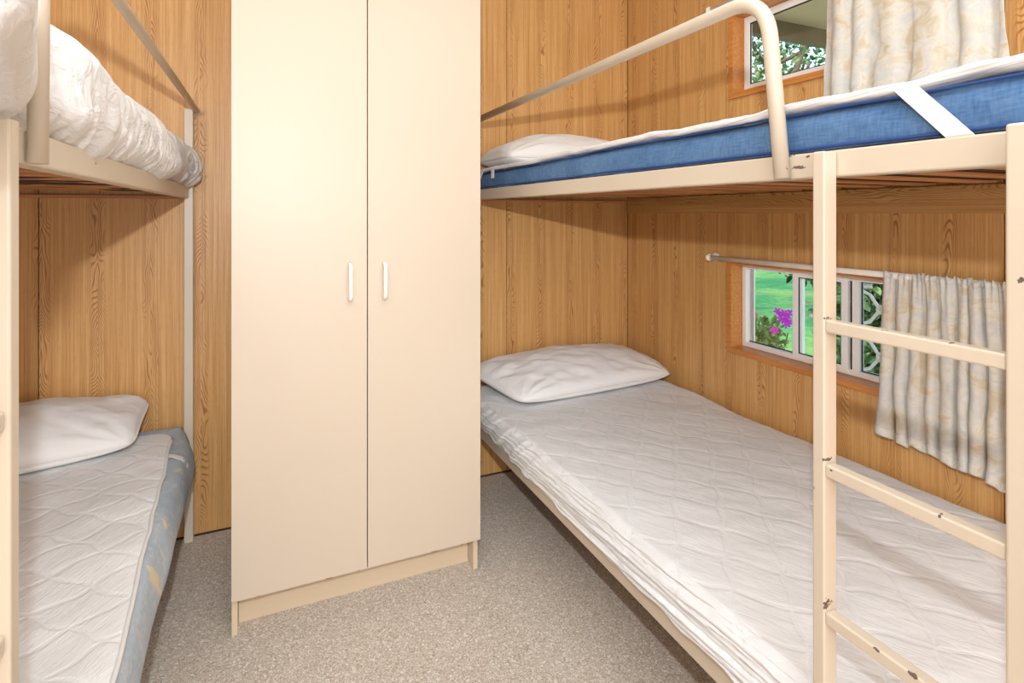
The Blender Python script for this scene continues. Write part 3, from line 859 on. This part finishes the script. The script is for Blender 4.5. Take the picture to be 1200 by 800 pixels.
def leaves(cen, rad, n, size, mat, name, parent, seed, shape=2.2, hollow=.2):
    rs = np.random.RandomState(seed); V = []; F = []
    P = rs.normal(size=(n, 3)); P /= np.linalg.norm(P, axis=1)[:, None]; P *= (hollow+(1-hollow)*rs.rand(n, 1)**.6)
    P = np.array(cen)+P*np.array(rad)
    for p in P:
        a = rs.normal(size=3); a /= np.linalg.norm(a); b = np.cross(a, rs.normal(size=3)); b /= np.linalg.norm(b); c = np.cross(a, b)
        s = size*(.6+.8*rs.rand()); k = len(V)
        for (t, w_, u) in ((0, 0, 0), (.3, .22, .06), (.7, .2, .05), (1, 0, -.06), (.7, -.2, .05), (.3, -.22, .06)):
            V.append(p+a*s*t*shape/2+b*s*w_*1.1+c*s*u)
        F.append((k, k+1, k+2, k+3)); F.append((k, k+3, k+4, k+5))
    return link(name, mesh_np(name, V, F, False), mat, parent)
def tree(loc, h, rad, n, size, mat, label, seed, name='tree', crown=None, trunk=.12):
    r = empty(name, loc, label, 'tree' if name == 'tree' else 'shrub', 'trees and shrubs in the garden' if name == 'tree' else None)
    rs = random.Random(seed); L = Vector(loc); c = Vector(crown) if crown else L+Vector((0, 0, h))
    m = MB(); m.tube([L, L+(c-L)*.35+Vector((.05, .03, 0)), L+(c-L)*.7, c], [trunk, trunk*.8, trunk*.6, trunk*.3], 10)
    for k in range(9):
        a = rs.random()*2*PI; st = L+(c-L)*(.45+.5*rs.random())
        en = c+Vector((math.cos(a)*rad[0]*.8, math.sin(a)*rad[1]*.8, (rs.random()-.5)*1.5*rad[2]))
        md = (st+en)/2+Vector((0, 0, -.1*rad[2])); m.tube([st, md, en], [trunk*.35, trunk*.2, trunk*.07], 6)
    m.build('trunk', MAT['bark'], r)
    leaves(tuple(c), rad, n, size, mat, 'foliage', r, seed)
    return r
tree((8.0, 8.5, -.7), 4.7, (2.7, 2.6, 1.9), 3400, .10, MAT['leaf_dark'], 'dark leafy garden tree showing sky between branches through the upper window', 3, crown=(7.6, 5.9, 4.0))
tree((9.5, 9.9, -.7), 5.4, (3.0, 2.8, 2.2), 2200, .12, MAT['leaf'], 'greener tree standing farther behind the dark leafy tree', 5, crown=(12., 9.3, 4.9))
tree((6.6, 4.2, -.7), .8, (.9, .55, .8), 4200, .10, MAT['leaf_dark'], 'dense green garden shrub seen through the grille of the lower window', 8, 'garden_shrub', trunk=.05)
# shrub with purple flowers close to the lower window
sh = empty('flowering_shrub', (2.75, 2.45, -.7), 'flowering shrub with magenta blossoms just outside the lower window', 'shrub')
m = MB()
rs = random.Random(4)
tips = [(2.72, 2.45, .60), (2.70, 2.34, .62), (2.76, 2.28, .56), (2.66, 2.40, .48), (2.70, 2.30, .42), (2.74, 2.20, .40)]
for t in tips: m.tube([(2.78, 2.46, -.7), (2.77, 2.44, 0), ((t[0]+2.77)/2, (t[1]+2.44)/2, .3), t], [.012, .009, .006, .003], 8)
m.build('stem', MAT['bark'], sh)
leaves((2.72, 2.42, .44), (.10, .155, .20), 620, .045, leafm('olive_leaves', (104, 116, 54), (150, 156, 84), (196, 200, 120)), 'foliage', sh, 17)
def flower(cx, r, k, mat):
    m = MB(); rs = random.Random(k); C_ = Vector(cx); f = Vector((-.8, -.55, .15)).normalized(); a = f.cross(Vector((0, 0, 1))).normalized(); b = f.cross(a)
    for i in range(5):
        t = i*2*PI/5+rs.random()*.4; d = a*math.cos(t)+b*math.sin(t); e = a*-math.sin(t)+b*math.cos(t)
        p = [C_, C_+d*r*.5+e*r*.32+f*.004, C_+d*r+e*r*.2+f*.002, C_+d*r*1.08, C_+d*r-e*r*.2+f*.002, C_+d*r*.5-e*r*.32+f*.004]
        m.quad(p)
    m.tube([C_, C_+f*.012], .003, 6)
    return m.build('flower', mat, sh)
fl = [(906, 364), (911, 367), (917, 365), (925, 368), (922, 374), (915, 376), (927, 377), (924, 382), (909, 372), (929, 365)]
for k, (dy, dz) in enumerate([(0, 0), (-.02, -.012), (-.045, -.002), (-.065, -.02), (-.055, -.042), (-.035, -.045), (-.075, -.05), (-.062, -.068), (-.018, -.035), (-.080, .0)]):
    flower((2.62, 2.235+dy, .705+dz), .020, k, MAT['petal'])
for k, (dy, dz) in enumerate([(0, 0), (.012, -.012), (-.012, -.006)]):
    flower((2.60, 2.235+dy, .605+dz), .017, 20+k, MAT['petal2'])
flower((2.62, 2.39, .665), .014, 31, MAT['petal2'])
# dark leafy sprig above the lower window view
s2_ = empty('slender_sapling', (4.0, 1.0, -.7), 'slender tree whose leafy branch hangs at the top of the lower window', 'tree')
m = MB(); m.tube([(4.0, 1.0, -.7), (3.9, 1.05, .6), (3.65, 1.6, 1.2), (3.5, 2.2, 1.0), (3.40, 2.80, .79)], [.03, .022, .012, .008, .003], 8); m.build('twig', MAT['bark'], s2_)
leaves((3.42, 2.70, .81), (.06, .19, .035), 60, .06, MAT['leaf_dark'], 'foliage', s2_, 23)

# ------------------------------------------------------------------ light
FLASH, CEIL, FILL = 14.5, 36, 36
wld = bpy.data.worlds.new('World'); S.world = wld; wld.use_nodes = True
nt = wld.node_tree; bg = nt.nodes['Background']
sky = nt.nodes.new('ShaderNodeTexSky'); sky.sky_type = 'NISHITA'; sky.sun_disc = False; sky.sun_elevation = math.radians(48); sky.sun_rotation = math.radians(250)
sky.air_density = 1.0; sky.dust_density = 2.0
nt.links.new(sky.outputs[0], bg.inputs[0]); bg.inputs[1].default_value = .7
def lamp(name, kind, loc, energy, color, rot=(0, 0, 0), **k):
    d = bpy.data.lights.new(name, kind); d.energy = energy; d.color = color
    for a, v in k.items(): setattr(d, a, v)
    o = bpy.data.objects.new(name, d); COL.objects.link(o); o.location = loc; o.rotation_euler = rot; return o
sun = lamp('sun', 'SUN', (0, 0, 10), 3.2, (1, .95, .86), (math.radians(38), 0, math.radians(-62)), angle=math.radians(1))
sun.rotation_euler = Vector((.55, .35, -.76)).to_track_quat('-Z', 'Y').to_euler()
fl_ = lamp('camera_flash', 'POINT', (-.02, -.02, 1.485), FLASH, (.90, .955, 1), shadow_soft_size=.014)
fl_.data.use_nodes = True; ft = fl_.data.node_tree; fo = ft.nodes.new('ShaderNodeLightFalloff'); fo.inputs['Strength'].default_value = 1.0
ft.links.new(fo.outputs['Constant'], ft.nodes['Emission'].inputs['Strength'])
lamp('ceiling_bounce', 'AREA', (.15, -.05, ZC-.03), CEIL, (.82, .92, 1), (0, 0, 0), shape='RECTANGLE', size=1.9, size_y=1.8)
lamp('added_room_fill', 'AREA', (0, YF+.03, 1.3), FILL, (.82, .92, 1), (math.radians(90), 0, 0), shape='RECTANGLE', size=1.7, size_y=1.9)  # added fill lamp behind the camera; the wall has no doorway

# ------------------------------------------------------------------ camera
cam = bpy.data.cameras.new('camera'); co = bpy.data.objects.new('camera', cam); COL.objects.link(co)
co.location = (0, 0, H); th = math.atan(290/651.)
co.rotation_euler = (math.radians(90), 0, -th)
cam.sensor_width = 36; cam.sensor_fit = 'HORIZONTAL'; cam.lens = 36*651/1200.
cam.shift_x = 0; cam.shift_y = -(400-250)/1200.
cam.clip_start = .02; cam.clip_end = 300
S.camera = co
vs = S.view_settings; vs.view_transform = 'Standard'; vs.look = 'None'; vs.gamma = 1; vs.use_curve_mapping = False; vs.exposure = 0
